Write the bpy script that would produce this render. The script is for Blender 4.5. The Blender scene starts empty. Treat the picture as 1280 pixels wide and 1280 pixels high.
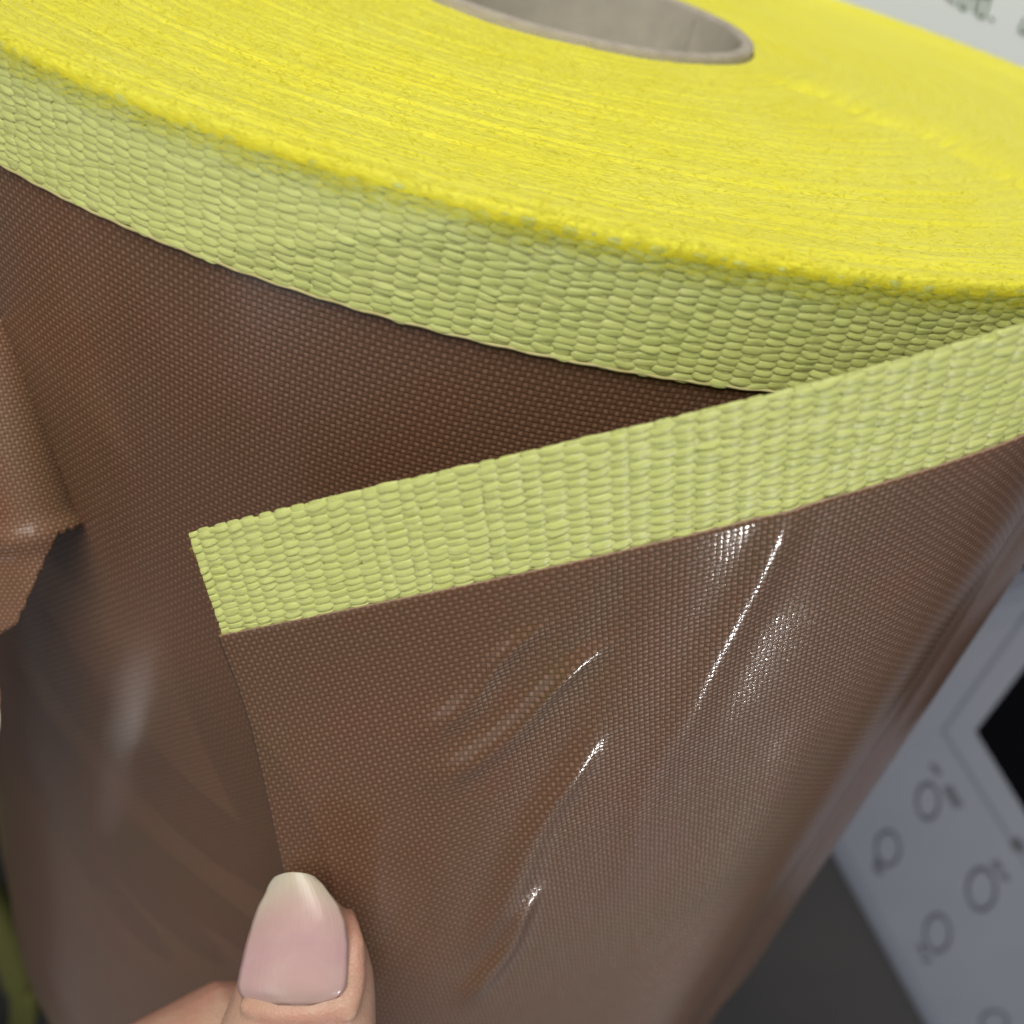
import bpy, math, random
import numpy as np
from mathutils import Matrix, Vector

rng = np.random.default_rng(7)
random.seed(7)
SC = bpy.context.scene
COL = SC.collection
S = 0.001                       # shapes are laid out in millimetres
R = 133.97                      # outer radius of the roll
RC = 39.94                      # radius of the cardboard core
LEN = 285.0                     # length of the roll
TABLE = 0.1375                  # height of the roll's axis above the table (m)


def W(P):
    """roll frame (axis = +z, photograph side = -y) in mm -> world in m: the roll lies on its side."""
    P = np.asarray(P, float)
    return np.stack([P[..., 0] * S, P[..., 2] * S, -P[..., 1] * S + TABLE], -1)


# ------------------------------------------------------------------ camera
CAM = np.array([0.0, -240.062, 37.94])
RT = np.array([0.97533596, 0.08907688, 0.20195313])
UP = np.array([-0.21540199, 0.58385136, 0.78276406])
FW = np.array([0.04818443, 0.80695904, -0.58863857])
FPX = 1248.53


def px(x, y, depth):
    """a point `depth` mm in front of the camera seen at photo pixel (x, y), roll frame"""
    x = np.asarray(x, float); y = np.asarray(y, float); depth = np.asarray(depth, float)
    a = ((x - 640) / FPX * depth)[..., None]; b = (-(y - 640) / FPX * depth)[..., None]
    return CAM + a * RT + b * UP + depth[..., None] * FW


def on_table(x, y, h=0.0):
    d = (x - 640) / FPX * RT - (y - 640) / FPX * UP + FW
    yt = TABLE / S - h
    return CAM + d * (yt - CAM[1]) / d[1]


def wdir(v):
    return Vector((v[0], v[2], -v[1]))


cam_data = bpy.data.cameras.new("camera")
cam = bpy.data.objects.new("camera", cam_data)
COL.objects.link(cam)
m = Matrix.Identity(4)
for i, v in enumerate((RT, UP, -FW)):
    w = wdir(v)
    for j in range(3):
        m[j][i] = w[j]
c = W(CAM)
for j in range(3):
    m[j][3] = c[j]
cam.matrix_world = m
cam_data.sensor_width = 36.0
cam_data.lens = 36.0 * FPX / 1280.0
cam_data.clip_start = 0.004
cam_data.clip_end = 50.0
cam_data.dof.use_dof = True
cam_data.dof.focus_distance = 0.131
cam_data.dof.aperture_fstop = 18.0
SC.camera = cam

# ------------------------------------------------------------------ light
world = bpy.data.worlds.new("World")
SC.world = world
world.use_nodes = True
bg = world.node_tree.nodes["Background"]
bg.inputs["Color"].default_value = (0.92, 0.95, 1.0, 1)
bg.inputs["Strength"].default_value = 0.17


def lamp(name, direction, dist, size, power, colour, aim=(0, -120, -30), shape='DISK'):
    d = bpy.data.lights.new(name, 'AREA')
    d.shape = shape; d.size = size; d.energy = power; d.color = colour
    o = bpy.data.objects.new(name, d)
    COL.objects.link(o)
    v = wdir(direction).normalized()
    a = Vector(W(np.array(aim, float)))
    o.location = a + v * dist
    o.rotation_euler = v.to_track_quat('Z', 'Y').to_euler()
    return o


lamp("ceiling_panel", (-0.20, -0.50, 0.95), 2.2, 1.8, 60, (1.0, 0.97, 0.90), shape='SQUARE')
lamp("cool_fill", (-0.55, -0.75, -0.25), 2.4, 1.0, 3.5, (0.86, 0.94, 1.0), shape='SQUARE')  # added cool fill from the front left, to cool the flap tape
lamp("ceiling_lamp", (0.60, -0.57, -0.585), 2.6, 0.05, 18, (1.0, 0.98, 0.95))

lamp("glint_lamp", (-0.60, -0.25, -0.75), 2.6, 0.02, 0.3, (1.0, 0.98, 0.96))  # added low lamp, aimed to put glints on the lower left wall

SC.render.engine = 'CYCLES'
SC.cycles.use_denoising = True
SC.cycles.max_bounces = 8
SC.cycles.sample_clamp_indirect = 4.0
SC.view_settings.view_transform = 'Standard'
SC.view_settings.look = 'None'
SC.view_settings.gamma = 1.0
SC.view_settings.exposure = 0.0


# ------------------------------------------------------------------ helpers
def tag(o, label=None, cat=None, group=None, kind=None):
    for k, v in (("label", label), ("category", cat), ("group", group), ("kind", kind)):
        if v:
            o[k] = v
    return o


def empty(name, loc, label, cat, group=None):
    o = bpy.data.objects.new(name, None)
    COL.objects.link(o)
    o.empty_display_size = 0.02
    o.location = Vector(loc)
    o["base"] = tuple(loc)
    tag(o, label, cat, group)
    return o


def mesh(name, verts, faces, mat, parent=None, uv=None, smooth=True, root=None, world_space=False):
    """verts in roll-frame mm. parent may be a thing (Empty) or a part (mesh)."""
    me = bpy.data.meshes.new(name)
    V = np.asarray(verts, float) if world_space else W(verts)
    F = np.asarray(faces)
    nf, k = F.shape
    me.vertices.add(len(V)); me.vertices.foreach_set("co", V.astype(np.float32).ravel())
    me.loops.add(nf * k); me.loops.foreach_set("vertex_index", F.astype(np.int32).ravel())
    me.polygons.add(nf)
    me.polygons.foreach_set("loop_start", np.arange(0, nf * k, k, dtype=np.int32))
    me.polygons.foreach_set("loop_total", np.full(nf, k, dtype=np.int32))
    me.polygons.foreach_set("use_smooth", np.full(nf, smooth))
    if uv is not None:
        l = me.uv_layers.new(name="UVMap")
        l.data.foreach_set("uv", np.asarray(uv, np.float32)[F.ravel()].ravel())
    me.update(calc_edges=True)
    me.validate()
    mats = mat if isinstance(mat, (list, tuple)) else [mat]
    for q in mats:
        me.materials.append(q)
    o = bpy.data.objects.new(name, me)
    COL.objects.link(o)
    if parent is not None:
        attach(o, parent)
    return o


def attach(o, parent):
    top = parent
    while top.parent is not None:
        top = top.parent
    o.parent = parent
    if parent.parent is None and "base" in parent.keys():
        o.matrix_parent_inverse = Matrix.Translation(Vector(parent["base"])).inverted()
    return o


def grid_faces(n, mm, wrap_m=False):
    """faces of an n x mm vertex grid (row major)"""
    i = np.arange(n - 1)[:, None]
    j = np.arange(mm if wrap_m else mm - 1)[None, :]
    j2 = (j + 1) % mm
    a = i * mm + j; b = i * mm + j2; c_ = (i + 1) * mm + j2; d = (i + 1) * mm + j
    return np.stack([a, b, c_, d], -1).reshape(-1, 4)


def sstep(x, a, b):
    t = np.clip((np.asarray(x, float) - a) / (b - a), 0, 1)
    return t * t * (3 - 2 * t)


def wave_noise(x, y, seed, n=14, f0=0.02, f1=0.25):
    r = np.random.default_rng(seed)
    out = 0
    for k in range(n):
        fr = f0 * (f1 / f0) ** (k / (n - 1)); a = r.uniform(0, 2 * np.pi); p = r.uniform(0, 2 * np.pi)
        out = out + np.sin((np.cos(a) * x + np.sin(a) * y) * fr * 2 * np.pi + p) / (k + 1.5)
    return out


# ------------------------------------------------------------------ materials
def new_mat(name):
    mt = bpy.data.materials.new(name)
    mt.use_nodes = True
    nt = mt.node_tree
    return mt, nt, nt.nodes["Principled BSDF"]


class NT:
    def __init__(self, nt): self.nt = nt
    def n(self, t, **kw):
        q = self.nt.nodes.new(t)
        for k, v in kw.items(): setattr(q, k, v)
        return q
    def put(self, sock, v):
        if hasattr(v, "is_linked") or hasattr(v, "links"): self.nt.links.new(v, sock)
        else: sock.default_value = v
    def math(self, op, a, b=None, cl=False):
        q = self.n("ShaderNodeMath", operation=op); q.use_clamp = cl
        self.put(q.inputs[0], a)
        if b is not None: self.put(q.inputs[1], b)
        return q.outputs[0]
    def mix(self, f, a, b, bt='MIX'):
        q = self.n("ShaderNodeMix", data_type='RGBA', blend_type=bt)
        self.put(q.inputs[0], f); self.put(q.inputs[6], a); self.put(q.inputs[7], b)
        return q.outputs[2]
    def noise(self, vec, scale, detail=3.0, rough=0.55):
        q = self.n("ShaderNodeTexNoise")
        if vec is not None: self.put(q.inputs["Vector"], vec)
        q.inputs["Scale"].default_value = scale; q.inputs["Detail"].default_value = detail
        q.inputs["Roughness"].default_value = rough
        return q.outputs["Fac"]
    def rng(self, v, a, b, c_=0.0, d=1.0):
        q = self.n("ShaderNodeMapRange"); self.put(q.inputs[0], v)
        for k, z in enumerate((a, b, c_, d)): q.inputs[k + 1].default_value = z
        return q.outputs[0]
    def bump(self, h, strength, dist, normal=None):
        q = self.n("ShaderNodeBump"); self.put(q.inputs["Height"], h)
        q.inputs["Strength"].default_value = strength; q.inputs["Distance"].default_value = dist
        if normal is not None: self.nt.links.new(normal, q.inputs["Normal"])
        return q.outputs[0]


def rgb(*c_): return (c_[0], c_[1], c_[2], 1.0)


def fabric_material(name, pitch_u=0.74, pitch_v=0.74, tint=1.0):
    """PTFE-coated brown glass cloth: plain weave, UV in millimetres"""
    mt, nt, bs = new_mat(name); k = NT(nt)
    uv = k.n("ShaderNodeUVMap").outputs[0]
    warp = k.noise(uv, 0.35, 2.0)
    sep = k.n("ShaderNodeSeparateXYZ"); k.put(sep.inputs[0], uv)
    u = k.math('ADD', sep.outputs[0], k.math('MULTIPLY', warp, 0.5))
    warp2 = k.noise(uv, 0.31, 2.0)
    v = k.math('ADD', sep.outputs[1], k.math('MULTIPLY', warp2, 0.5))
    cu = k.math('COSINE', k.math('MULTIPLY', u, math.pi / pitch_u))
    cv = k.math('COSINE', k.math('MULTIPLY', v, math.pi / pitch_v))
    F = k.math('MULTIPLY', cu, cv)
    h = k.math('POWER', k.math('ABSOLUTE', F), 0.6)
    groove = k.math('POWER', k.math('ABSOLUTE', cv), 0.5)
    dot = k.rng(F, 0.05, 0.85)
    spot = k.noise(uv, 1.3, 1.0)
    dot = k.math('MULTIPLY', dot, k.rng(spot, 0.3, 0.7, 0.55, 1.0))
    n1 = k.noise(uv, 0.045, 3.0)
    base = k.mix(k.rng(n1, 0.35, 0.65), rgb(0.172, 0.082, 0.043), rgb(0.150, 0.088, 0.041))
    n2 = k.noise(uv, 0.09, 2.0)
    base = k.mix(k.rng(n2, 0.52, 0.70, 0.0, 0.7), base, rgb(0.180, 0.075, 0.042))
    n3 = k.noise(uv, 0.014, 2.0)
    base = k.mix(k.rng(n3, 0.40, 0.62, 0.0, 0.6), base, rgb(0.165, 0.083, 0.054))
    dark = k.mix(1.0, base, rgb(0.62, 0.58, 0.55), 'MULTIPLY')
    col = k.mix(h, dark, base)
    col = k.mix(k.math('MULTIPLY', dot, 0.55), col, rgb(0.36, 0.21, 0.145))
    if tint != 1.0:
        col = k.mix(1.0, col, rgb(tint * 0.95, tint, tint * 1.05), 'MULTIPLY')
    nt.links.new(col, bs.inputs["Base Color"])
    bs.inputs["Roughness"].default_value = 0.38
    bs.inputs["Specular IOR Level"].default_value = 0.22
    bs.inputs["Coat Weight"].default_value = 0.5
    bs.inputs["Coat Roughness"].default_value = 0.11
    hh = k.math('ADD', k.math('MULTIPLY', h, 0.7), k.math('MULTIPLY', groove, 0.3))
    fine = k.noise(uv, 2.2, 2.0)
    b1 = k.bump(fine, 0.35, 0.00012)
    b2 = k.bump(hh, 0.55, 0.00014, b1)
    nt.links.new(b2, bs.inputs["Normal"])
    b3 = k.bump(hh, 0.10, 0.00010, k.bump(fine, 0.16, 0.00012))
    nt.links.new(b3, bs.inputs["Coat Normal"])
    return mt


def yarn_material(name, c0, c1, translucent=0.0):
    """aramid yarn: fine filaments run along u"""
    mt, nt, bs = new_mat(name); k = NT(nt)
    uv = k.n("ShaderNodeUVMap").outputs[0]
    mp = k.n("ShaderNodeMapping"); k.put(mp.inputs[0], uv); mp.inputs["Scale"].default_value = (0.6, 14.0, 1.0)
    fil = k.noise(mp.outputs[0], 1.0, 3.0)
    big = k.noise(uv, 0.12, 3.0)
    col = k.mix(k.rng(big, 0.3, 0.7), c0, c1)
    col = k.mix(k.rng(fil, 0.35, 0.7, 0.0, 0.35), col, rgb(min(1, c1[0] * 1.25), min(1, c1[1] * 1.2), c1[2] * 1.5))
    nt.links.new(col, bs.inputs["Base Color"])
    bs.inputs["Roughness"].default_value = 0.30
    bs.inputs["Subsurface Weight"].default_value = 0.45
    bs.inputs["Subsurface Radius"].default_value = (1.0, 1.0, 0.4)
    bs.inputs["Subsurface Scale"].default_value = 0.0005
    bs.inputs["Specular IOR Level"].default_value = 0.5
    nt.links.new(k.bump(fil, 0.8, 0.00010), bs.inputs["Normal"])
    return mt


def plain(name, col, rough=0.5, spec=0.5, noise=None, bump=None, scale=200.0):
    mt, nt, bs = new_mat(name); k = NT(nt)
    tc = k.n("ShaderNodeTexCoord").outputs["Object"]
    nz = k.noise(tc, scale, 4.0)
    if noise:
        nt.links.new(k.mix(k.rng(nz, 0.3, 0.7), rgb(*col), rgb(*noise)), bs.inputs["Base Color"])
    else:
        bs.inputs["Base Color"].default_value = rgb(*col)
    bs.inputs["Roughness"].default_value = rough
    bs.inputs["Specular IOR Level"].default_value = spec
    if bump:
        nt.links.new(k.bump(nz, 0.5, bump), bs.inputs["Normal"])
    return mt


M_FABRIC = fabric_material("coated_brown_cloth")
M_FABRIC2 = fabric_material("coated_brown_cloth_lit", tint=1.3)  # same cloth with a lightened colour, so the left fold looks lit
M_CUT = plain("raw_cut_cloth_edge", (0.34, 0.24, 0.17), 0.7, 0.2, (0.24, 0.16, 0.11), None, 900)
M_TAPE = yarn_material("aramid_tape_yarn", rgb(0.60, 0.66, 0.20), rgb(0.66, 0.71, 0.24))
M_TAPEBASE = plain("aramid_tape_ground", (0.48, 0.52, 0.13), 0.8, 0.1, (0.54, 0.57, 0.16), None, 600)


def face_material():
    mt, nt, bs = new_mat("aramid_cut_edges"); k = NT(nt)
    uv = k.n("ShaderNodeUVMap").outputs[0]
    mp = k.n("ShaderNodeMapping"); k.put(mp.inputs[0], uv); mp.inputs["Scale"].default_value = (0.55, 1.8, 1.0)
    st = k.noise(mp.outputs[0], 1.0, 4.0, 0.65)
    big = k.noise(uv, 0.05, 3.0)
    col = k.mix(k.rng(big, 0.35, 0.65), rgb(0.83, 0.78, 0.05), rgb(0.84, 0.81, 0.09))
    col = k.mix(k.rng(st, 0.35, 0.65, 0.0, 0.45), col, rgb(0.80, 0.71, 0.02))
    nt.links.new(col, bs.inputs["Base Color"])
    bs.inputs["Roughness"].default_value = 0.6
    bs.inputs["Specular IOR Level"].default_value = 0.25
    bs.inputs["Sheen Weight"].default_value = 0.2
    nt.links.new(k.bump(st, 0.35, 0.0006), bs.inputs["Normal"])
    return mt


M_FACE = face_material()


def fuzz_material():
    mt, nt, bs = new_mat("aramid_fuzz"); k = NT(nt)
    bs.inputs["Base Color"].default_value = rgb(0.87, 0.82, 0.09)
    bs.inputs["Roughness"].default_value = 0.35
    tr = k.n("ShaderNodeBsdfTranslucent"); tr.inputs[0].default_value = rgb(0.87, 0.82, 0.08)
    mx = k.n("ShaderNodeMixShader"); mx.inputs[0].default_value = 0.5
    nt.links.new(bs.outputs[0], mx.inputs[1]); nt.links.new(tr.outputs[0], mx.inputs[2])
    nt.links.new(mx.outputs[0], nt.nodes["Material Output"].inputs[0])
    return mt


M_FUZZ = fuzz_material()
M_CORE = plain("grey_cardboard", (0.46, 0.42, 0.34), 0.85, 0.2, (0.40, 0.365, 0.30), 0.0004, 160)
M_CORE_RIM = plain("cardboard_rim", (0.46, 0.41, 0.34), 0.9, 0.15, (0.36, 0.32, 0.27), 0.0004, 300)
M_TABLE = plain("dark_tabletop", (0.022, 0.020, 0.021), 0.55, 0.25, (0.030, 0.027, 0.027), None, 12)

# ------------------------------------------------------------------ the setting
tz = 0.0
tb = mesh("tabletop", np.array([(-1.6, -2.2, tz), (1.8, -2.2, tz), (1.8, 1.6, tz), (-1.6, 1.6, tz),
                                (-1.6, -2.2, tz - .03), (1.8, -2.2, tz - .03), (1.8, 1.6, tz - .03), (-1.6, 1.6, tz - .03)]),
          [(0, 1, 2, 3), (7, 6, 5, 4), (0, 4, 5, 1), (1, 5, 6, 2), (2, 6, 7, 3), (3, 7, 4, 0)], M_TABLE,
          smooth=False, world_space=True)
tag(tb, kind="structure")

# ------------------------------------------------------------------ the roll
roll = empty("fabric_roll", W(np.array([0, TABLE / S, -LEN / 2])),
             "roll of brown coated cloth edged with yellow woven tape, its end lifted as a flap", "fabric roll")


def cyl(th, z, rho):
    return np.stack([rho * np.sin(th), -rho * np.cos(th), z + 0 * th], -1)


# wound side wall
TW = 16.0
nth, nz = 361, 140
th = np.linspace(-np.pi, np.pi, nth)
zz = np.linspace(-LEN, -TW + 1.0, nz)
ZZ, TT = np.meshgrid(zz, th, indexing='ij')
dr = 0.22 * wave_noise(TT * R, ZZ, 3, f0=0.006, f1=0.06)
V = cyl(TT, ZZ, R - 0.5 + dr * sstep(-ZZ, TW, TW + 25))
UVw = np.stack([TT * R, ZZ], -1).reshape(-1, 2)
mesh("side_wall", V.reshape(-1, 3), grid_faces(nz, nth), M_FABRIC, roll, UVw)

# end of the roll: the edges of all the wraps
nr, na = 215, 960
rr = np.linspace(RC + 0.3, R - 0.2, nr)
aa = np.linspace(-np.pi, np.pi, na)
RR_, AA = np.meshgrid(rr, aa, indexing='ij')
wrap = (RR_ - RC) / 0.92 - AA / (2 * np.pi)
wi = np.floor(wrap).astype(int)
wfr = wrap - wi
jit = rng.normal(0, 1, 260)
jit2 = rng.uniform(0, 6.28, 260)


def face_height(rho, a):
    d = np.degrees(a)
    wav = 0.6 * np.sin(a * 2 + 0.6) + 0.5 * np.sin(rho * 0.09 + 1.0)
    ragged = 3.0 * wave_noise(rho, 0 * rho, 11, f0=0.02, f1=0.3)
    fl = 0.5 + 0.5 * np.sin(rho * 1.1 + 2 * np.sin(rho * 0.37))
    step = (1.2 * sstep(d, 48 + ragged, 62 + ragged) * (1 - sstep(d, 100, 170)) - 0.6 * fl * np.exp(-((d - 53 - ragged) / 2.2) ** 2)) * sstep(rho, RC + 3, RC + 16)
    return -0.8 + 1.0 * sstep(rho, R - 14, R - 1) + wav * 0.5 * sstep(R - rho, 0, 18) + step


hgt = face_height(RR_, AA) + 0.09 * jit[wi % 260] + 0.08 * np.sin(AA * 9 + jit2[wi % 260]) \
    + 0.16 * (1 - (2 * wfr - 1) ** 2) + rng.normal(0, 0.06, RR_.shape)
V = cyl(AA, 0 * AA, RR_); V[..., 2] = hgt
# the outermost wraps slump over the top of the tape in a ragged, felted lip
lipn = 7
lip = []
rag = 0.22 * wave_noise(aa * R, 0 * aa, 31, f0=0.03, f1=0.6) 
for q_ in range(1, lipn + 1):
    f_ = q_ / lipn
    rl = R - 0.2 + 0.42 * math.sin(f_ * 1.45)
    lv_ = cyl(aa, 0 * aa, rl); lv_[:, 2] = hgt[-1] - (1 - math.cos(f_ * 1.45)) * (1.7 + rag)
    lip.append(lv_)
V = np.concatenate([V, np.array(lip)], 0)
RR_ = np.concatenate([RR_, np.repeat((R + np.arange(1, lipn + 1) * 0.35)[:, None], na, 1)], 0)
AA = np.concatenate([AA, np.repeat(aa[None, :], lipn, 0)], 0)
nr += lipn
mesh("wound_end", V.reshape(-1, 3), grid_faces(nr, na), M_FACE, roll, np.stack([AA * RR_, RR_], -1).reshape(-1, 2))
wound_end = [o for o in roll.children if o.name == "wound_end"][0]


def ribbons(P, D, Nn, L, wd, bend, mat, name, parent):
    """thin fibres: P base, D direction, Nn lift direction"""
    n = len(P)
    side = np.cross(D, Nn); side /= np.linalg.norm(side, axis=1)[:, None]
    pts = []
    for t, ww in ((0, 1.0), (0.5, 0.9), (1.0, 0.35)):
        c_ = P + D * (L * t)[:, None] + Nn * (bend * L * (t - t * t * 0.8))[:, None]
        pts += [c_ - side * (wd * ww)[:, None] / 2, c_ + side * (wd * ww)[:, None] / 2]
    V = np.stack(pts, 1).reshape(-1, 3)
    b = (np.arange(n) * 6)[:, None]
    F = np.concatenate([b + np.array([[0, 1, 3, 2]]), b + np.array([[2, 3, 5, 4]])])
    o = mesh(name, V, F, mat, parent)
    o["kind"] = "stuff"
    return o


nf = 70000
fa = rng.uniform(-math.pi, math.pi, nf)
keep = rng.random(nf) < np.where(np.abs(fa) < 1.9, 1.0, 0.35)
fa = fa[keep]; nf = len(fa)
fr = np.sqrt(rng.uniform((RC + 1) ** 2, (R + 0.3) ** 2, nf))
edge = rng.random(nf) < 0.05
fr[edge] = R + rng.uniform(-1.5, 0.5, edge.sum())
fz = face_height(fr, fa) + 0.2
P = cyl(fa, fz, fr)
tang = np.stack([np.cos(fa), np.sin(fa), 0 * fa], -1); rad = np.stack([np.sin(fa), -np.cos(fa), 0 * fa], -1)
ang = rng.normal(0, 0.8, nf)
sg = rng.choice([-1, 1], nf)
D = tang * (np.cos(ang) * sg)[:, None] + rad * np.sin(ang)[:, None]
D[:, 2] += rng.normal(0.05, 0.25, nf)
D[edge] += rad[edge] * 0.12 - np.array([0, 0, 1.0]) * rng.uniform(-0.3, 0.55, edge.sum())[:, None]
D /= np.linalg.norm(D, axis=1)[:, None]
UPV = np.repeat(np.array([[0, 0, 1.0]]), nf, 0)
ribbons(P, D, UPV + 1e-3, rng.uniform(0.5, 2.2, nf), rng.uniform(0.04, 0.10, nf), rng.uniform(0.02, 0.2, nf), M_FUZZ, "fuzz", wound_end)

# loose filaments that hang over the top of the tape
ne = 9000
ea = rng.uniform(-1.75, 1.5, ne)
ez = rng.uniform(-3.4, 0.7, ne) * rng.random(ne) ** 0.7
P = cyl(ea, ez - 0.6, R + 0.5 + 0 * ea)
tang = np.stack([np.cos(ea), np.sin(ea), 0 * ea], -1); rad = np.stack([np.sin(ea), -np.cos(ea), 0 * ea], -1)
D = tang * rng.choice([-1, 1], ne)[:, None] + rad * rng.uniform(-0.02, 0.16, ne)[:, None]
D[:, 2] -= rng.normal(0.12, 0.28, ne)
D /= np.linalg.norm(D, axis=1)[:, None]
ribbons(P, D, rad, rng.uniform(0.7, 2.8, ne), rng.uniform(0.03, 0.07, ne), rng.uniform(0.0, 0.12, ne), M_FUZZ, "edge_fuzz", wound_end)

# cardboard core
prof = [(RC, -60, 0), (RC, -0.2, 1), (RC - 0.3, 0.5, 1), (RC - 0.8, 0.8, 1), (RC - 2.4, 0.8, 1), (RC - 2.9, 0.5, 1), (RC - 3.2, -0.2, 0), (RC - 3.2, -LEN, 0)]
tc = np.linspace(-np.pi, np.pi, 181)
V = np.array([[(r_ * np.sin(t), -r_ * np.cos(t), z_) for t in tc] for r_, z_, _ in prof]).reshape(-1, 3)
F = grid_faces(len(prof), 181)
o = mesh("core_tube", V, F, [M_CORE, M_CORE_RIM], roll)
mi = np.repeat([0, 1, 1, 1, 1, 1, 0], 180).astype(np.int32)
o.data.polygons.foreach_set("material_index", mi)
core = o
# overlapping seam of the spirally wound tube, inside
ts = np.linspace(-0.3, 2.2, 60)
V = np.concatenate([np.stack([(RC - 3.2 - d) * np.sin(ts + 2.55), -(RC - 3.2 - d) * np.cos(ts + 2.55), -1 - (ts + 0.3) * 38 - o_], -1) for d, o_ in ((0.05, 0), (0.3, .3), (0.3, 9))])
mesh("seam", V, grid_faces(3, 60), M_CORE, core)


# ---- woven tape ---------------------------------------------------------
def weave(surf, s0, s1, width, name_parent, parent, rib=2.45, n_warp=30, ds=0.30, amp=0.105, sides=7, closed=False, seed=1, rib_h=0.05, top=0.0):
    """real warp yarns that pass over and under a row of thick weft ribs"""
    r = np.random.default_rng(seed)
    s = np.arange(s0, s1 + ds / 2, ds)
    base = parent
    # rib positions drift a little
    drift = 0.22 * np.interp(s, np.linspace(s0, s1, 60), r.normal(0, 1, 60))
    ph_common = np.pi * (s + drift) / rib
    e = 0.02
    prof_t = np.linspace(-1, 1, sides)
    for i in range(n_warp):
        t0 = top + (i + 0.5) * (width - top) / n_warp
        own = 0.22 * np.interp(s, np.linspace(s0, s1, 130), r.normal(0, 1, 130))
        ph = ph_common + np.pi * i + own
        cst = np.cos(ph)
        cs = np.sign(cst) * np.abs(cst) ** 0.55
        nb = int((s1 - s0) / rib) + 2
        cell = np.floor((s - s0) / rib).astype(int) % nb
        a_cell = np.interp(s, np.linspace(s0, s1, nb), r.normal(1.0, 0.30, nb))
        h = amp * cs * a_cell + rib_h * (np.abs(np.cos(ph_common)) ** 0.6 - 0.5)
        hw = (width / n_warp) * (0.62 + 0.38 * (cs + 1) / 2) * np.interp(s, np.linspace(s0, s1, nb), r.normal(1.0, 0.13, nb))
        wob = 0.12 * np.interp(s, np.linspace(s0, s1, nb), r.normal(0, 1, nb))
        tilt = 0.075 * np.interp(s, np.linspace(s0, s1, nb), r.normal(0.55, 0.9, nb))
        thick = 0.11
        rows = []
        if closed:
            ang_ = np.linspace(0, 2 * np.pi, sides + 2, endpoint=False)
            prof_ = [(math.cos(q), math.sin(q)) for q in ang_]
        else:
            prof_ = [(q, max(0, 1 - abs(q) ** 2.4) ** 0.5) for q in prof_t]
        for q, hh in prof_:
            t = t0 + wob + q * hw
            Pq = surf(s, t)
            rows.append((Pq, h + thick * hh + tilt * q))
        # one normal per centre point
        C0 = surf(s, t0 + 0 * s)
        Ns = np.cross(surf(s, t0 + e + 0 * s) - C0, surf(s + e, t0 + 0 * s) - C0)
        Ns /= np.linalg.norm(Ns, axis=1)[:, None]
        V = np.stack([Pq + Ns * hq[:, None] for Pq, hq in rows], 1)
        k_ = V.shape[1]
        vv = np.arange(k_) / k_ * 1.0 + i * 1.37
        U2 = np.stack(np.broadcast_arrays(s[:, None], vv[None, :]), -1).reshape(-1, 2)
        mesh("warp_yarn", V.reshape(-1, 3), grid_faces(len(s), k_, closed), M_TAPE, parent, U2)
    # weft picks: a rounded rod under every crest, its turn shows at the edge
    kk = np.arange(math.ceil(s0 / rib) + 1, int(s1 / rib))
    vs, fs = [], []
    tt = np.concatenate([[top - 0.30, top - 0.22], np.linspace(top, width - 0.3, 9), [width - 0.1, width]])
    sc = np.array([0.25, 0.8] + [1.0] * 9 + [0.8, 0.25])
    for q in kk:
        sk = q * rib - np.interp(q * rib, s, drift)
        ring = []
        for aN in np.linspace(0, 2 * np.pi, 8, endpoint=False):
            s_ = sk + sc * math.cos(aN) * rib * 0.43
            Pq = surf(s_, tt)
            Nn = np.cross(surf(s_, tt + e) - Pq, surf(s_ + e, tt) - Pq); Nn /= np.linalg.norm(Nn, axis=1)[:, None]
            ring.append(Pq + Nn * (sc * math.sin(aN) * 0.16)[:, None])
        b = len(vs) * 8 * len(tt)
        vs.append(np.stack(ring, 1).reshape(-1, 3))
        fs.append(grid_faces(len(tt), 8, True) + b)
    V = np.concatenate(vs)
    U2 = np.stack([np.arange(len(V)) % 8 * 0.3, np.arange(len(V)) * 0.11], -1)
    o_ = mesh("weft_picks", V, np.concatenate(fs), M_TAPE, parent, U2)
    o_["kind"] = "stuff"


def surf_roll(s, t):
    a_ = np.asarray(s) / R
    return np.stack(np.broadcast_arrays((R + 0.0) * np.sin(a_), -(R + 0.0) * np.cos(a_), -np.asarray(t)), -1)


# ground of the tape: a full turn
tb_t = np.array([0.3, TW])
th = np.linspace(-np.pi, np.pi, 361)
V = np.concatenate([cyl(th, -t + 0 * th, R - 0.25) for t in tb_t] + [cyl(th, -TW + 0 * th, R - 1.0)])
tape = mesh("edge_tape", V, grid_faces(3, 361), M_TAPEBASE, roll)
weave(surf_roll, -R * math.radians(100), R * math.radians(88), TW, "edge_tape", tape, seed=5, top=0.7)
# pale selvedge thread along the lower edge of the tape
th = np.linspace(-1.8, 1.6, 500)
sel = []
for q in np.linspace(0, 2 * np.pi, 6, endpoint=False):
    sel.append(cyl(th, -TW - 0.18 + 0.22 * math.sin(q) + 0.08 * np.sin(th * 160), R + 0.05 + 0.25 * math.cos(q)))
M_SEL = plain("selvedge_thread", (0.55, 0.50, 0.24), 0.6, 0.3, (0.42, 0.36, 0.15), None, 400)
mesh("selvedge", np.stack(sel, 1).reshape(-1, 3), grid_faces(500, 6, True), M_SEL, tape)

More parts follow.
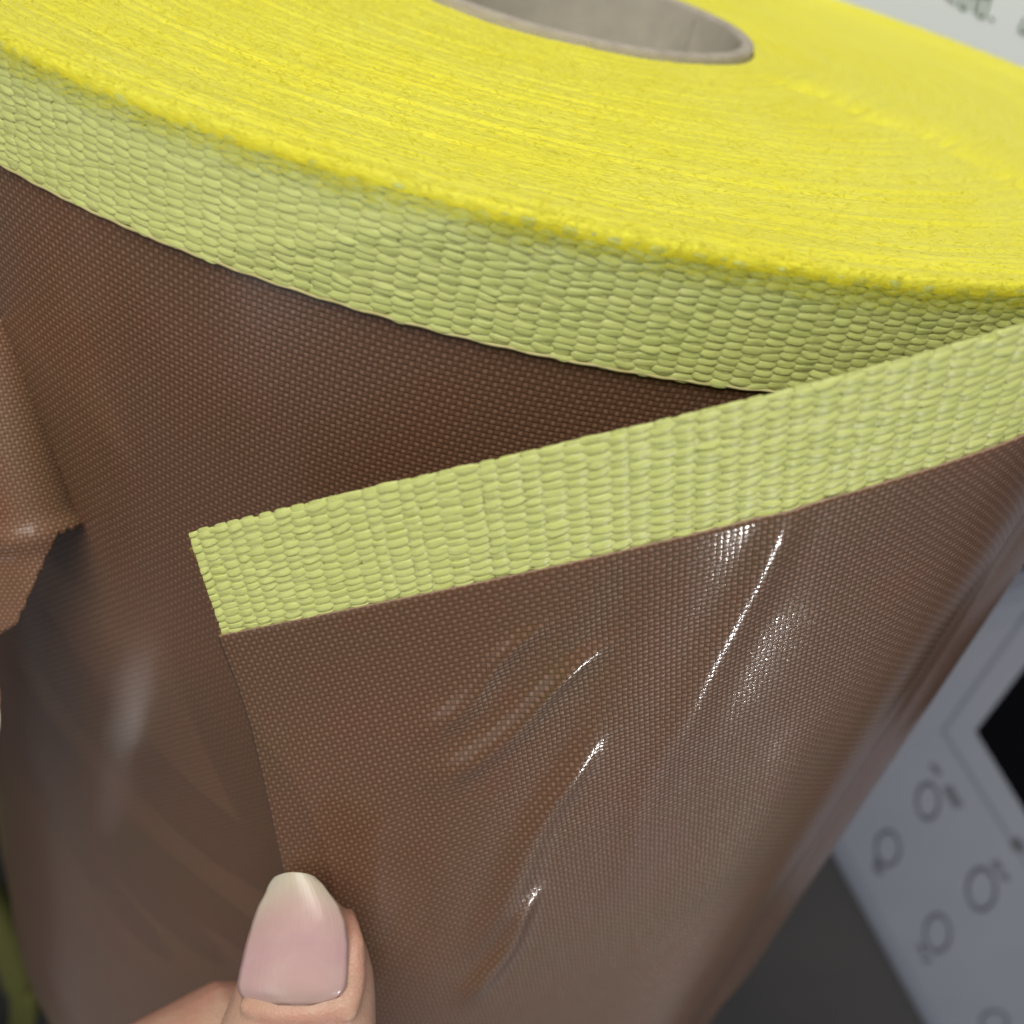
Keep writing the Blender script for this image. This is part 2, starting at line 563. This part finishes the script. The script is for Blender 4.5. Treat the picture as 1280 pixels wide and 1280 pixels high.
# ---- the lifted flap: outermost wrap, peeled off and pulled down ----------
FP = (-12.795, -45.813, 36.369, 22.458, 12.545, 14.707, 13.952, 19.267)
th0, z0, al0, al1, g0, g1, g2, av = FP
RF = 149.0
_us = np.linspace(0, 180, 721)
_al = np.radians(np.interp(_us, [0, 50, 100, 120, 140, 160, 180], [al0, (al0 + al1) / 2, al1, al1 * .35, -8, -8, 0]))
_du = _us[1] - _us[0]
_a = math.radians(th0) * RF + np.concatenate([[0], np.cumsum(np.cos(_al[:-1]) * _du)])
_z = z0 + np.concatenate([[0], np.cumsum(np.sin(_al[:-1]) * _du)])
# creases: (u0, v0, u1, v1, height, width)
CREASE = [(77.5, 11, 64.5, 52, 0.60, 2.8), (62, 52, 54, 85, 0.40, 3.5), (51, 33, 30, 48, 1.12, 2.1), (44, 26, 29, 39, 0.85, 1.7),
          (49, 50, 31, 82, 1.18, 2.7), (39, 79, 26, 99, 1.12, 2.2), (24, 50, 14, 78, -0.5, 4.0), (84, 60, 70, 100, 0.5, 6.0),
          (58, 20, 40, 62, -0.35, 4.0)]


def crease(u, v):
    out = 0
    for u0, v0, u1, v1, hh, wd in CREASE:
        dx, dy = u1 - u0, v1 - v0; L2 = dx * dx + dy * dy
        t = ((u - u0) * dx + (v - v0) * dy) / L2
        L = math.sqrt(L2)
        e = ((u - u0) * dy - (v - v0) * dx) / L
        e = e + 0.6 * np.sin(t * 7 + u0)
        w_ = wd * (1 + 0.5 * (t - 0.5))
        out = out + hh * np.exp(-(e / w_) ** 2) * sstep(t, -0.25, 0.2) * (1 - sstep(t, 0.8, 1.25))
    return out


def surf_flap(u, v, lift=0.0):
    u, v = np.broadcast_arrays(np.asarray(u, float), np.asarray(v, float))
    A = np.interp(u, _us, _a) + np.where(u < 0, u * math.cos(_al[0]), 0)
    Z = np.interp(u, _us, _z) + np.where(u < 0, u * math.sin(_al[0]), 0)
    avv = np.radians(np.interp(u, [0, 100, 180], [av, av - 4, 10]))
    A = A + v * np.sin(avv); Z = Z - v * np.cos(avv)
    t = A / RF; d = np.degrees(t)
    g = g0 + (g1 - g0) * sstep(d, -12, 22) + g2 * sstep(v, 20, 110) * (1 - sstep(d, -8, 18))
    g = g * (1 - sstep(d, 22, 44)) + 0.9
    g = g + crease(u, v) * sstep(v, 10, 22) + 0.10 * wave_noise(u, v, 21, f0=0.012, f1=0.05) * sstep(v, 12, 30) * (1 - sstep(d, 25, 40)) + lift
    rho = R + g
    return np.stack([rho * np.sin(t), -rho * np.cos(t), Z], -1)


FW_T = 16.5
us = np.concatenate([np.linspace(-0.7, 120, 190), np.linspace(121, 178, 50)])
vs_ = np.concatenate([np.linspace(FW_T - 0.5, 130, 190), np.linspace(132, 235, 50)])
UU, VV = np.meshgrid(us, vs_, indexing='ij')
V = surf_flap(UU, VV, 0.92 * (1 - sstep(VV, FW_T - 2, FW_T + 18)))
flap = mesh("flap_cloth", V.reshape(-1, 3), grid_faces(len(us), len(vs_))[:, ::-1], [M_FABRIC, M_CUT], roll,
            np.stack([UU, VV], -1).reshape(-1, 2))
sm = flap.modifiers.new("thickness", 'SOLIDIFY')
sm.thickness = 0.00045; sm.offset = 0.0; sm.material_offset_rim = 1

ug = np.concatenate([np.linspace(0, 120, 121), np.linspace(121, 176, 30)])
vg = np.linspace(0.25, FW_T, 8)
UU, VV = np.meshgrid(ug, vg, indexing='ij')
ftape = mesh("flap_tape", surf_flap(UU, VV, 0.45).reshape(-1, 3), grid_faces(len(ug), len(vg)), M_TAPEBASE, roll)
weave(lambda s, t: surf_flap(s, t, 0.62), 0.0, 150.0, FW_T, "flap_tape", ftape, closed=True, sides=7, amp=0.115, seed=9, ds=0.32, rib_h=0.15)

nq = 130
qv = rng.uniform(0.2, FW_T - 0.3, nq)
P = surf_flap(np.zeros(nq) + 0.4, qv, 0.62 + rng.uniform(-0.2, 0.2, nq))
D = -(surf_flap(np.zeros(nq) + 1.0, qv, 0.62) - surf_flap(np.zeros(nq), qv, 0.62)) + rng.normal(0, 0.35, (nq, 3))
D /= np.linalg.norm(D, axis=1)[:, None]
ribbons(P, D, np.repeat(np.array([[0, -1.0, 0.01]]), nq, 0), rng.uniform(0.3, 1.1, nq), rng.uniform(0.03, 0.07, nq), rng.normal(0, 0.2, nq), M_FUZZ, "frayed_filaments", ftape)

# ------------------------------------------------------------------ hand
exec_hand = True


def skin_material():
    mt, nt, bs = new_mat("skin"); k = NT(nt)
    tc_ = k.n("ShaderNodeTexCoord").outputs["Object"]
    n1 = k.noise(tc_, 120.0, 3.0)
    n2 = k.noise(tc_, 90.0, 3.0)
    col = k.mix(k.rng(n1, 0.3, 0.7), rgb(0.50, 0.30, 0.21), rgb(0.56, 0.35, 0.25))
    col = k.mix(k.rng(n2, 0.42, 0.68, 0, 0.75), col, rgb(0.54, 0.24, 0.19))
    n4 = k.noise(tc_, 500.0, 4.0)
    col = k.mix(k.rng(n4, 0.50, 0.75, 0, 0.35), col, rgb(0.62, 0.42, 0.30))
    nt.links.new(col, bs.inputs["Base Color"])
    bs.inputs["Roughness"].default_value = 0.48
    bs.inputs["Subsurface Weight"].default_value = 0.25
    bs.inputs["Subsurface Radius"].default_value = (1.0, 0.35, 0.2)
    bs.inputs["Subsurface Scale"].default_value = 0.0025
    v1 = k.n("ShaderNodeTexVoronoi"); k.put(v1.inputs["Vector"], tc_); v1.inputs["Scale"].default_value = 2200
    nt.links.new(k.bump(k.noise(tc_, 900.0, 4.0), 0.35, 0.00025, k.bump(v1.outputs["Distance"], 0.35, 0.00018)), bs.inputs["Normal"])
    return mt


def nail_material():
    mt, nt, bs = new_mat("fingernail"); k = NT(nt)
    uv = k.n("ShaderNodeUVMap").outputs[0]
    sep = k.n("ShaderNodeSeparateXYZ"); k.put(sep.inputs[0], uv)
    wob = k.noise(uv, 3.0, 2.0)
    arc = k.math('MULTIPLY', k.math('POWER', k.math('ABSOLUTE', k.math('SUBTRACT', sep.outputs[0], 0.55)), 2.0), 0.55)
    t = k.math('SUBTRACT', k.math('ADD', sep.outputs[1], k.math('MULTIPLY', wob, 0.05)), arc)
    r = k.n("ShaderNodeValToRGB"); k.put(r.inputs[0], t)
    cr = r.color_ramp
    cr.elements[0].position = 0.0; cr.elements[0].color = rgb(0.52, 0.47, 0.37)
    cr.elements[1].position = 1.0; cr.elements[1].color = rgb(0.50, 0.34, 0.30)
    for p_, c_ in ((0.14, rgb(0.55, 0.47, 0.37)), (0.29, rgb(0.54, 0.40, 0.34)), (0.40, rgb(0.54, 0.36, 0.33)), (0.62, rgb(0.53, 0.33, 0.335)), (0.86, rgb(0.55, 0.36, 0.34))):
        e_ = cr.elements.new(p_); e_.color = c_
    mp = k.n("ShaderNodeMapping"); k.put(mp.inputs[0], uv); mp.inputs["Scale"].default_value = (26, 0.7, 1)
    rid = k.noise(mp.outputs[0], 1.0, 2.0)
    blot = k.noise(uv, 4.0, 3.0)
    nt.links.new(k.mix(k.rng(blot, 0.45, 0.75, 0, 0.35), r.outputs[0], rgb(0.60, 0.46, 0.40)), bs.inputs["Base Color"])
    bs.inputs["Roughness"].default_value = 0.22
    bs.inputs["Subsurface Weight"].default_value = 0.15
    bs.inputs["Subsurface Radius"].default_value = (1.0, 0.5, 0.4)
    bs.inputs["Subsurface Scale"].default_value = 0.001
    nt.links.new(k.bump(rid, 0.35, 0.00015), bs.inputs["Normal"])
    return mt


M_SKIN = skin_material()
M_NAIL = nail_material()

# thumb outline in the photograph: y, left, right, depth of its middle, half thickness (mm)
TH = np.array([
    (1102, 350, 388, 150.5, 1.6), (1106, 344, 397, 150.0, 2.8), (1115, 335, 409, 149.0, 4.2), (1130, 327, 425, 147.5, 5.6),
    (1150, 320, 443, 146.5, 6.8), (1177, 311, 457, 146.0, 7.6), (1209, 302, 466, 146.0, 8.2), (1240, 292, 469, 146.5, 8.6),
    (1277, 276, 470, 147.0, 9.0), (1330, 262, 472, 148.0, 9.4), (1400, 252, 474, 149.0, 9.6), (1500, 244, 470, 149.0, 9.4),
    (1600, 236, 470, 148.0, 10.2), (1680, 226, 474, 147.0, 11.0)], float)


def thumb_front(x, y, off=0.0):
    """depth of the thumb's front skin at photo pixel (x, y)"""
    L_ = np.interp(y, TH[:, 0], TH[:, 1]); R_ = np.interp(y, TH[:, 0], TH[:, 2])
    dc = np.interp(y, TH[:, 0], TH[:, 3]); ht = np.interp(y, TH[:, 0], TH[:, 4])
    q = np.clip(np.abs((x - (L_ + R_) / 2) / ((R_ - L_) / 2)), 0, 1)
    return dc - ht * (1 - q ** 2.2) ** (1 / 2.2) - off


def tube(points, radii, n=18):
    """closed tapered tube through points, rounded at both ends (roll frame, mm)"""
    P_ = [np.array(p, float) for p in points]; r_ = list(radii)
    d0 = P_[0] - P_[1]; d0 /= np.linalg.norm(d0); d1 = P_[-1] - P_[-2]; d1 /= np.linalg.norm(d1)
    a0, b0 = P_[0], r_[0]; a1, b1 = P_[-1], r_[-1]
    P_ = [a0 + d0 * b0 * 0.99, a0 + d0 * b0 * 0.8, a0 + d0 * b0 * 0.45] + P_ + [a1 + d1 * b1 * 0.45, a1 + d1 * b1 * 0.8, a1 + d1 * b1 * 0.99]
    r_ = [b0 * 0.12, b0 * 0.6, b0 * 0.9] + r_ + [b1 * 0.9, b1 * 0.6, b1 * 0.12]
    P_ = np.array(P_); T = np.gradient(P_, axis=0); T /= np.linalg.norm(T, axis=1)[:, None]
    ref = np.array([0.3, 0.2, 0.93]); vs2 = []
    for p, t, r1 in zip(P_, T, r_):
        a_ = np.cross(t, ref); a_ /= np.linalg.norm(a_); b_ = np.cross(t, a_)
        q = np.linspace(0, 2 * np.pi, n, endpoint=False)
        vs2.append(p + r1 * (np.cos(q)[:, None] * a_ + np.sin(q)[:, None] * b_))
    V_ = np.concatenate(vs2); F_ = grid_faces(len(P_), n, True).tolist()
    return V_, F_, [list(range(n))[::-1], list(range(len(V_) - n, len(V_)))]


def build_hand(name, parent):
    import bmesh
    bm = bmesh.new()

    def add(V_, F_, caps):
        vv = [bm.verts.new(Vector(p)) for p in W(V_)]
        for f_ in list(F_) + caps:
            try: bm.faces.new([vv[i_] for i_ in f_])
            except ValueError: pass
    # distal thumb: cross-sections fitted to the outline
    ys = np.concatenate([np.linspace(1102, 1120, 6), np.linspace(1128, 1680, 50)])
    q = np.linspace(0, 2 * np.pi, 40, endpoint=False)
    vs2 = []
    for y in ys:
        L_, R_, dc, ht = (np.interp(y, TH[:, 0], TH[:, j]) for j in (1, 2, 3, 4))
        cx_ = np.sign(np.cos(q)) * np.abs(np.cos(q)) ** 0.9; sy = np.sign(np.sin(q)) * np.abs(np.sin(q)) ** 0.9
        crs = 0.0
        vs2.append(px((L_ + R_) / 2 + (R_ - L_) / 2 * cx_, y + 0 * q + 6 * (1 - np.abs(cx_)) * (y < 1110), dc - ht * sy))
    V_ = np.concatenate(vs2)
    add(V_, grid_faces(len(ys), 40, True).tolist(), [list(range(40))[::-1], list(range(len(V_) - 40, len(V_)))])
    # rest of the hand: index finger curled behind the flap, the other fingers below it, palm and wrist
    add(*tube([px(455, 1290, 186), px(360, 1284, 182), px(278, 1291, 176), px(170, 1352, 168), px(70, 1540, 160), px(60, 1800, 155)],
              [6.3, 7.6, 8.8, 9.6, 10.0, 11.0]))
    # skin folds that hold the nail: along its right side and across its root
    fy = np.linspace(1142, 1262, 14); fx = np.interp(fy, [1142, 1180, 1230, 1262], [437, 444, 444, 434])
    add(*tube([px(a_, b_, thumb_front(a_, b_) + 0.15) for a_, b_ in zip(fx, fy)], list(np.interp(fy, [1142, 1180, 1262], [0.9, 1.5, 1.7])), 12))
    fx = np.linspace(432, 312, 14); fy = 1266 - 9 * ((fx - 372) / 60) ** 2
    add(*tube([px(a_, b_, thumb_front(a_, b_) + 0.5) for a_, b_ in zip(fx, fy)], [1.5] * 14, 12))
    for k_ in range(3):
        dy = 150 * (k_ + 1)
        add(*tube([px(430, 1330 + dy, 196 + 4 * k_), px(300, 1340 + dy, 190), px(170, 1430 + dy * .9, 180), px(90, 1650 + dy * .7, 172), px(110, 1900 + dy * .4, 168)],
                  [6.0 - .3 * k_, 7.4 - .3 * k_, 8.4 - .3 * k_, 9.0, 11.0]))
    add(*tube([px(350, 1640, 148), px(300, 1850, 150), px(230, 2150, 156)], [11.5, 14, 17]))
    add(*tube([px(70, 1700, 157), px(130, 1950, 158), px(190, 2250, 160)], [12, 17, 19]))
    add(*tube([px(120, 1900, 168), px(170, 2100, 168), px(210, 2350, 165)], [14, 18, 20]))
    add(*tube([px(190, 2200, 160), px(230, 2600, 168), px(260, 3200, 180)], [22, 24, 28], 28))
    me = bpy.data.meshes.new(name); bm.normal_update()
    bmesh.ops.recalc_face_normals(bm, faces=bm.faces)
    bm.to_mesh(me); bm.free()
    o_ = bpy.data.objects.new("skin_body", me); COL.objects.link(o_)
    me.materials.append(M_SKIN)
    rm = o_.modifiers.new("union", 'REMESH'); rm.mode = 'VOXEL'; rm.voxel_size = 0.0006; rm.use_smooth_shade = True
    s2 = o_.modifiers.new("soft", 'SMOOTH'); s2.factor = 0.5; s2.iterations = 7
    # bake the modifiers so the hand is one plain mesh
    bpy.context.view_layer.update()
    dg = bpy.context.evaluated_depsgraph_get()
    me2 = bpy.data.meshes.new_from_object(o_.evaluated_get(dg))
    o_.modifiers.clear(); o_.data = me2; me2.name = name
    me2.polygons.foreach_set("use_smooth", np.full(len(me2.polygons), True))
    attach(o_, parent)
    # the nail plate
    ny, nx = 40, 26
    t = np.linspace(0, 1, ny)
    yb = 1090 + t ** 1.25 * 164
    yk = [1091, 1096, 1103, 1115, 1130, 1150, 1180, 1215, 1245, 1260]
    lk = [345, 341, 337, 333, 325, 318, 309, 301, 296, 294]
    rk = [391, 396, 403, 411, 422, 430, 434, 433, 430, 428]
    Ln = np.interp(yb, yk, lk); Rn = np.interp(yb, yk, rk)
    s_ = np.linspace(0, 1, nx)
    rn0 = np.sqrt(np.clip(1 - (np.clip(yb - 1228, 0, None) / 34.0) ** 2, 0.02, 1))
    mid_ = (Ln + Rn) / 2; Ln = mid_ - (mid_ - Ln) * rn0; Rn = mid_ + (Rn - mid_) * rn0
    X = Ln[:, None] + (Rn - Ln)[:, None] * s_[None, :]
    q = (s_ - 0.5) * 2
    Y = yb[:, None] + (7.0 * np.abs(q) ** 2.2)[None, :] * ((1 - t) ** 3)[:, None] + 0 * X
    df = thumb_front(np.clip(X, Ln[:, None] + 3, 1e4), np.maximum(Y, 1150), 0.0)
    # a nail is a shallow arch: blend skin depth with its own curve
    rnd = np.sqrt(np.clip(1 - (np.clip(yb - 1228, 0, None) / 34.0) ** 2, 0.0, 1))
    dcen = np.full(ny, 138.2)
    lean = 2.6 * ((1262 - yb) / 170.0) ** 2 + 0.9 * sstep(yb, 1235, 1262)
    arch = (dcen + lean - 1.2)[:, None] + (2.6 * np.abs(q) ** 2.2 - 1.1 * q)[None, :] * np.interp(yb, [1091, 1110, 1160, 1260], [0.35, 0.6, 1.0, 1.0])[:, None]
    V_ = px(X, Y, arch)
    uvn = np.stack(np.broadcast_arrays(s_[None, :], t[:, None]), -1).reshape(-1, 2)
    nl = mesh("thumbnail", V_.reshape(-1, 3), grid_faces(ny, nx), M_NAIL, parent, uvn)
    sd = nl.modifiers.new("thickness", 'SOLIDIFY'); sd.thickness = 0.00035; sd.offset = -1.0
    return o_


hand = empty("hand", W(px(260, 2600, 168)), "bare hand with a long thumbnail pinching the loose corner of the flap", "hand")
build_hand("hand_skin", hand)

hand2 = empty("hand", (0, 0, 0), "fingertip of a second bare hand just entering at the left edge, under the cloth strip", "hand")
tip_from = Vector(W(px(370, 1096, 148))); tip_to = Vector(W(px(5, 862, 122)))
hand2["base"] = (0.0, 0.0, 0.0)
for ch in list(hand.children):
    cp = ch.copy(); COL.objects.link(cp); cp.parent = hand2; cp.matrix_parent_inverse = Matrix.Identity(4)
hand2.matrix_world = Matrix.Translation(tip_to) @ Matrix.Rotation(math.radians(84), 4, wdir(FW)) @ Matrix.Translation(-tip_from)

# ------------------------------------------------------------------ loose fold of cloth at the left
ax0, ax1 = px(-18, 400, 150), px(44, 662, 158)
ax = ax1 - ax0; La = np.linalg.norm(ax); ax /= La
e2 = -FW - (-FW @ ax) * ax; e2 /= np.linalg.norm(e2)          # towards the camera
e1 = np.cross(ax, e2)
if e1 @ RT < 0: e1 = -e1
pp = np.linspace(-75, 200, 70); ll = np.linspace(0, 1, 60)
PPg, LL = np.meshgrid(np.radians(pp), ll, indexing='ij')
lend = La * (1.0 + 0.50 * np.clip((PPg - 0.7) / 1.6, 0, 1) + 0.006 * np.sin(PPg * 23) + 0.006 * np.sin(PPg * 57 + 1))
ln = LL * lend
rad_ = 4.9 + 2.0 * ln / La + 0.6 * np.sin(ln * 0.12) * np.sin(PPg) + 0.8 * np.exp(-((ln - La * 1.0) / 1.8) ** 2)
flat = np.where(PPg > 2.0, (PPg - 2.0) * 26.0, 0.0)
Ph = np.minimum(PPg, 2.0)
V = ax0 + ax * ln[..., None] + e1 * (rad_ * np.cos(Ph) - flat * 0.95)[..., None] + e2 * (rad_ * np.sin(Ph) - flat * 0.12)[..., None]
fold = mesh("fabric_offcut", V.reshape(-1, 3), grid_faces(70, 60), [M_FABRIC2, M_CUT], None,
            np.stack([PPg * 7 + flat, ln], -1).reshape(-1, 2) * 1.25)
sd = fold.modifiers.new("thickness", 'SOLIDIFY'); sd.thickness = 0.00045; sd.offset = 0; sd.material_offset_rim = 1
tag(fold, "curled strip of shiny brown coated cloth with a ragged cut end, at the left edge", "cloth strip")

# ------------------------------------------------------------------ things on the table
M_PANEL = plain("pale_grey_plastic", (0.18, 0.19, 0.235), 0.5, 0.25, (0.165, 0.178, 0.22), None, 20)
M_PRINT = plain("dark_print", (0.05, 0.05, 0.06), 0.6, 0.3)
M_RING = plain("grey_print", (0.075, 0.078, 0.10), 0.6, 0.3)
M_BLACK = plain("black_display_glass", (0.004, 0.004, 0.005), 0.9, 0.0)
DH = 14.0
A_ = on_table(1063, 1091, DH); B_ = on_table(1165, 1280, DH)
d1 = B_ - A_; d1 /= np.linalg.norm(d1); d2 = np.cross(np.array([0, 1.0, 0]), d1)
if d2[0] < 0: d2 = -d2
dev = empty("control_panel", W(A_ + d1 * 60 + d2 * 90 + np.array([0, DH, 0])),
            "flat pale grey panel with a black display and ringed keys, lying behind the roll", "panel")


def dloc(x, y):
    q = on_table(x, y, DH) - A_
    return q @ d1, q @ d2


def dpt(a_, b_, h):
    return A_ + d1 * a_ + d2 * b_ + np.array([0, -h, 0])


def slab(name, poly, h0, h1, mat, parent, bev=0.0):
    n = len(poly)
    poly = np.array(poly, float); cen = poly.mean(0)
    lv = [(poly, h0)]
    if bev:
        lv += [(poly, h1 - bev), (cen + (poly - cen) * (1 - 0.35 * bev / 40), h1 - 0.3 * bev), (cen + (poly - cen) * (1 - bev / 40), h1)]
    else:
        lv += [(poly, h1)]
    V_ = np.concatenate([np.array([dpt(a_, b_, h) for a_, b_ in pl_]) for pl_, h in lv])
    import bmesh
    bm = bmesh.new(); vv = [bm.verts.new(Vector(p)) for p in W(V_)]
    for k_ in range(len(lv) - 1):
        for i_ in range(n):
            bm.faces.new((vv[k_ * n + i_], vv[k_ * n + (i_ + 1) % n], vv[(k_ + 1) * n + (i_ + 1) % n], vv[(k_ + 1) * n + i_]))
    bm.faces.new(vv[:n]); bm.faces.new(vv[-n:])
    bmesh.ops.recalc_face_normals(bm, faces=bm.faces)
    me = bpy.data.meshes.new(name); bm.to_mesh(me); bm.free(); me.materials.append(mat)
    o_ = bpy.data.objects.new(name, me); COL.objects.link(o_)
    return attach(o_, parent)


slab("housing", [(-175, 0), (-168, -5), (300, -5), (307, 0), (307, 255), (300, 262), (-168, 262), (-175, 255)], -DH + 0.5, 0, M_PANEL, dev, bev=3.0)
D0 = dloc(1220, 914); Da = dloc(1280, 1012); Db = dloc(1277, 840)
va = np.subtract(Da, D0); vb = np.subtract(Db, D0)
dpoly = [D0, np.add(D0, va * 2.1), np.add(D0, va * 2.1 + np.array([0, 85.0])), np.add(D0, vb * 2.2 + va * 0.2), np.add(D0, vb * 1.9)]
slab("display", dpoly, -1, 0.8, M_BLACK, dev)
G0 = np.array(dloc(1179, 914)); Ga = np.array(dloc(1260, 1043)); Gb = np.array(dloc(1232, 840))


def bar(name, p0, p1, wd, h, mat):
    p0 = np.array(p0, float); p1 = np.array(p1, float); t = p1 - p0; t /= np.linalg.norm(t); nrm = np.array([-t[1], t[0]]) * wd / 2
    return slab(name, [p0 - nrm, p1 - nrm, p1 + nrm, p0 + nrm], -0.5, h, mat, dev)


M_EDGE = plain("panel_groove", (0.105, 0.115, 0.155), 0.5, 0.3)
bar("display_bezel", G0, G0 + (Ga - G0) * 2.0, 2.2, 0.35, M_EDGE)
bar("display_bezel", G0, G0 + (Gb - G0) * 1.9, 2.2, 0.30, M_EDGE)


def ring(cx_, cy_, rx, ry):
    n = 40; q = np.linspace(0, 2 * np.pi, n, endpoint=False)
    c0 = np.array(dloc(cx_, cy_))
    V_ = []
    for k_, h in ((1.0, 0.3), (1.0, 0.7), (0.84, 0.7), (0.84, 0.3)):
        for t in q:
            b_ = np.array(dloc(cx_ + rx * k_ * math.cos(t), cy_ + ry * k_ * math.sin(t)))
            V_.append(dpt(b_[0], b_[1], h))
    F_ = np.concatenate([(np.stack([np.arange(n), (np.arange(n) + 1) % n, (np.arange(n) + 1) % n + n, np.arange(n) + n], -1) + k_ * n) % (4 * n) for k_ in range(4)])
    return mesh("key_ring", np.array(V_), F_, M_RING, dev)


for x, y, rx, ry in ((1160, 1001, 15, 24), (1110, 1060, 16, 23), (1227, 1111, 19, 28), (1172, 1166, 17, 25), (1243, 1277, 18, 15)):
    ring(x, y, rx, ry)


def glyph(pts, wd, mat):
    for (xa, ya), (xb, yb_) in zip(pts[:-1], pts[1:]):
        bar("printed_mark", dloc(xa, ya), dloc(xb, yb_), wd, 0.4 + 0.01 * random.random(), mat)


glyph([(1165, 955), (1174, 968)], 3.0, M_RING); glyph([(1184, 983), (1191, 996), (1199, 1008)], 5.0, M_RING)
glyph([(1098, 1072), (1096, 1086), (1103, 1092)], 4.0, M_RING)
glyph([(1243, 1076), (1250, 1088)], 4.0, M_RING); glyph([(1254, 1092), (1259, 1100)], 4.0, M_RING)
glyph([(1150, 1180), (1154, 1192)], 3.5, M_RING); glyph([(1157, 1198), (1160, 1202)], 5.0, M_PRINT)
glyph([(1268, 1048), (1274, 1062)], 6.0, M_PRINT); glyph([(1274, 1062), (1282, 1060)], 5.0, M_PRINT)

# white printed sheet under the far side of the roll
M_PAPER = plain("white_paper", (0.74, 0.78, 0.76), 0.7, 0.2, (0.70, 0.75, 0.74), None, 8)
M_INK = plain("grey_green_ink", (0.22, 0.27, 0.20), 0.7, 0.2)
p0 = on_table(1180, 20)
c0 = p0 + np.array([0, 0, 0])
PV = []
for (a_, b_) in ((-75, -36), (160, -75), (190, 160), (-45, 190)):
    PV.append(c0 + np.array([a_, -1.0, b_]))
for (a_, b_) in ((-75, -36), (160, -75), (190, 160), (-45, 190)):
    PV.append(c0 + np.array([a_, -0.4, b_]))
paper = empty("printed_sheet", W(c0 + np.array([80, 0, 60])), "white printed paper sheet with slanted grey lettering behind the roll", "paper")
mesh("sheet", np.array(PV), [(0, 1, 2, 3), (7, 6, 5, 4), (0, 4, 5, 1), (1, 5, 6, 2), (2, 6, 7, 3), (3, 7, 4, 0)], M_PAPER, paper, smooth=False)


def letter_stroke(xa, ya, xb, yb_, wd):
    a_ = on_table(xa, ya, 1.2); b_ = on_table(xb, yb_, 1.2)
    t = b_ - a_; t /= np.linalg.norm(t); nrm = np.cross(t, [0, 1, 0]) * wd / 2
    V_ = np.array([a_ - nrm, b_ - nrm, b_ + nrm, a_ + nrm]); V_ = np.concatenate([V_, V_ + np.array([0, 0.15, 0])])
    mesh("lettering", V_, [(0, 1, 2, 3), (7, 6, 5, 4), (0, 4, 5, 1), (1, 5, 6, 2), (2, 6, 7, 3), (3, 7, 4, 0)], M_INK, paper, smooth=False)


for q in ((1172, -14, 1186, -2), (1186, -2, 1194, 5), (1207, -22, 1199, 8), (1199, 8, 1207, 13), (1216, -22, 1207, 13), (1224, -25, 1217, 16),
          (1233, -24, 1222, 19), (1222, 19, 1230, 23), (1241, -12, 1230, 23), (1214, -8, 1240, -2), (1238, 22, 1242, 27), (1282, 22, 1274, 38), (1274, 38, 1282, 44), (1290, 24, 1282, 44)):
    letter_stroke(*q, 1.0)

# coil of yellow webbing standing at the left beyond the roll
cc = on_table(-40, 1190)
coil = empty("webbing_coil", W(cc), "dull yellow webbing coil beyond the roll at the lower left", "webbing coil")
tq = np.linspace(0, 2 * np.pi * 5, 400)
rq = 62 + tq / (2 * np.pi) * 3.0
Vc = np.concatenate([np.stack([cc[0] - 20 + rq * np.cos(tq), 0 * tq + cc[1] - h, cc[2] + 1.0 * rq * 2.2 * np.sin(tq)], -1) for h in (0.2, 25.0)])
o = mesh("webbing", Vc, grid_faces(2, 400), plain("dull_webbing", (0.12, 0.12, 0.038), 0.9, 0.1, (0.10, 0.10, 0.032), None, 60), coil)
sd = o.modifiers.new("thickness", 'SOLIDIFY'); sd.thickness = 0.0018
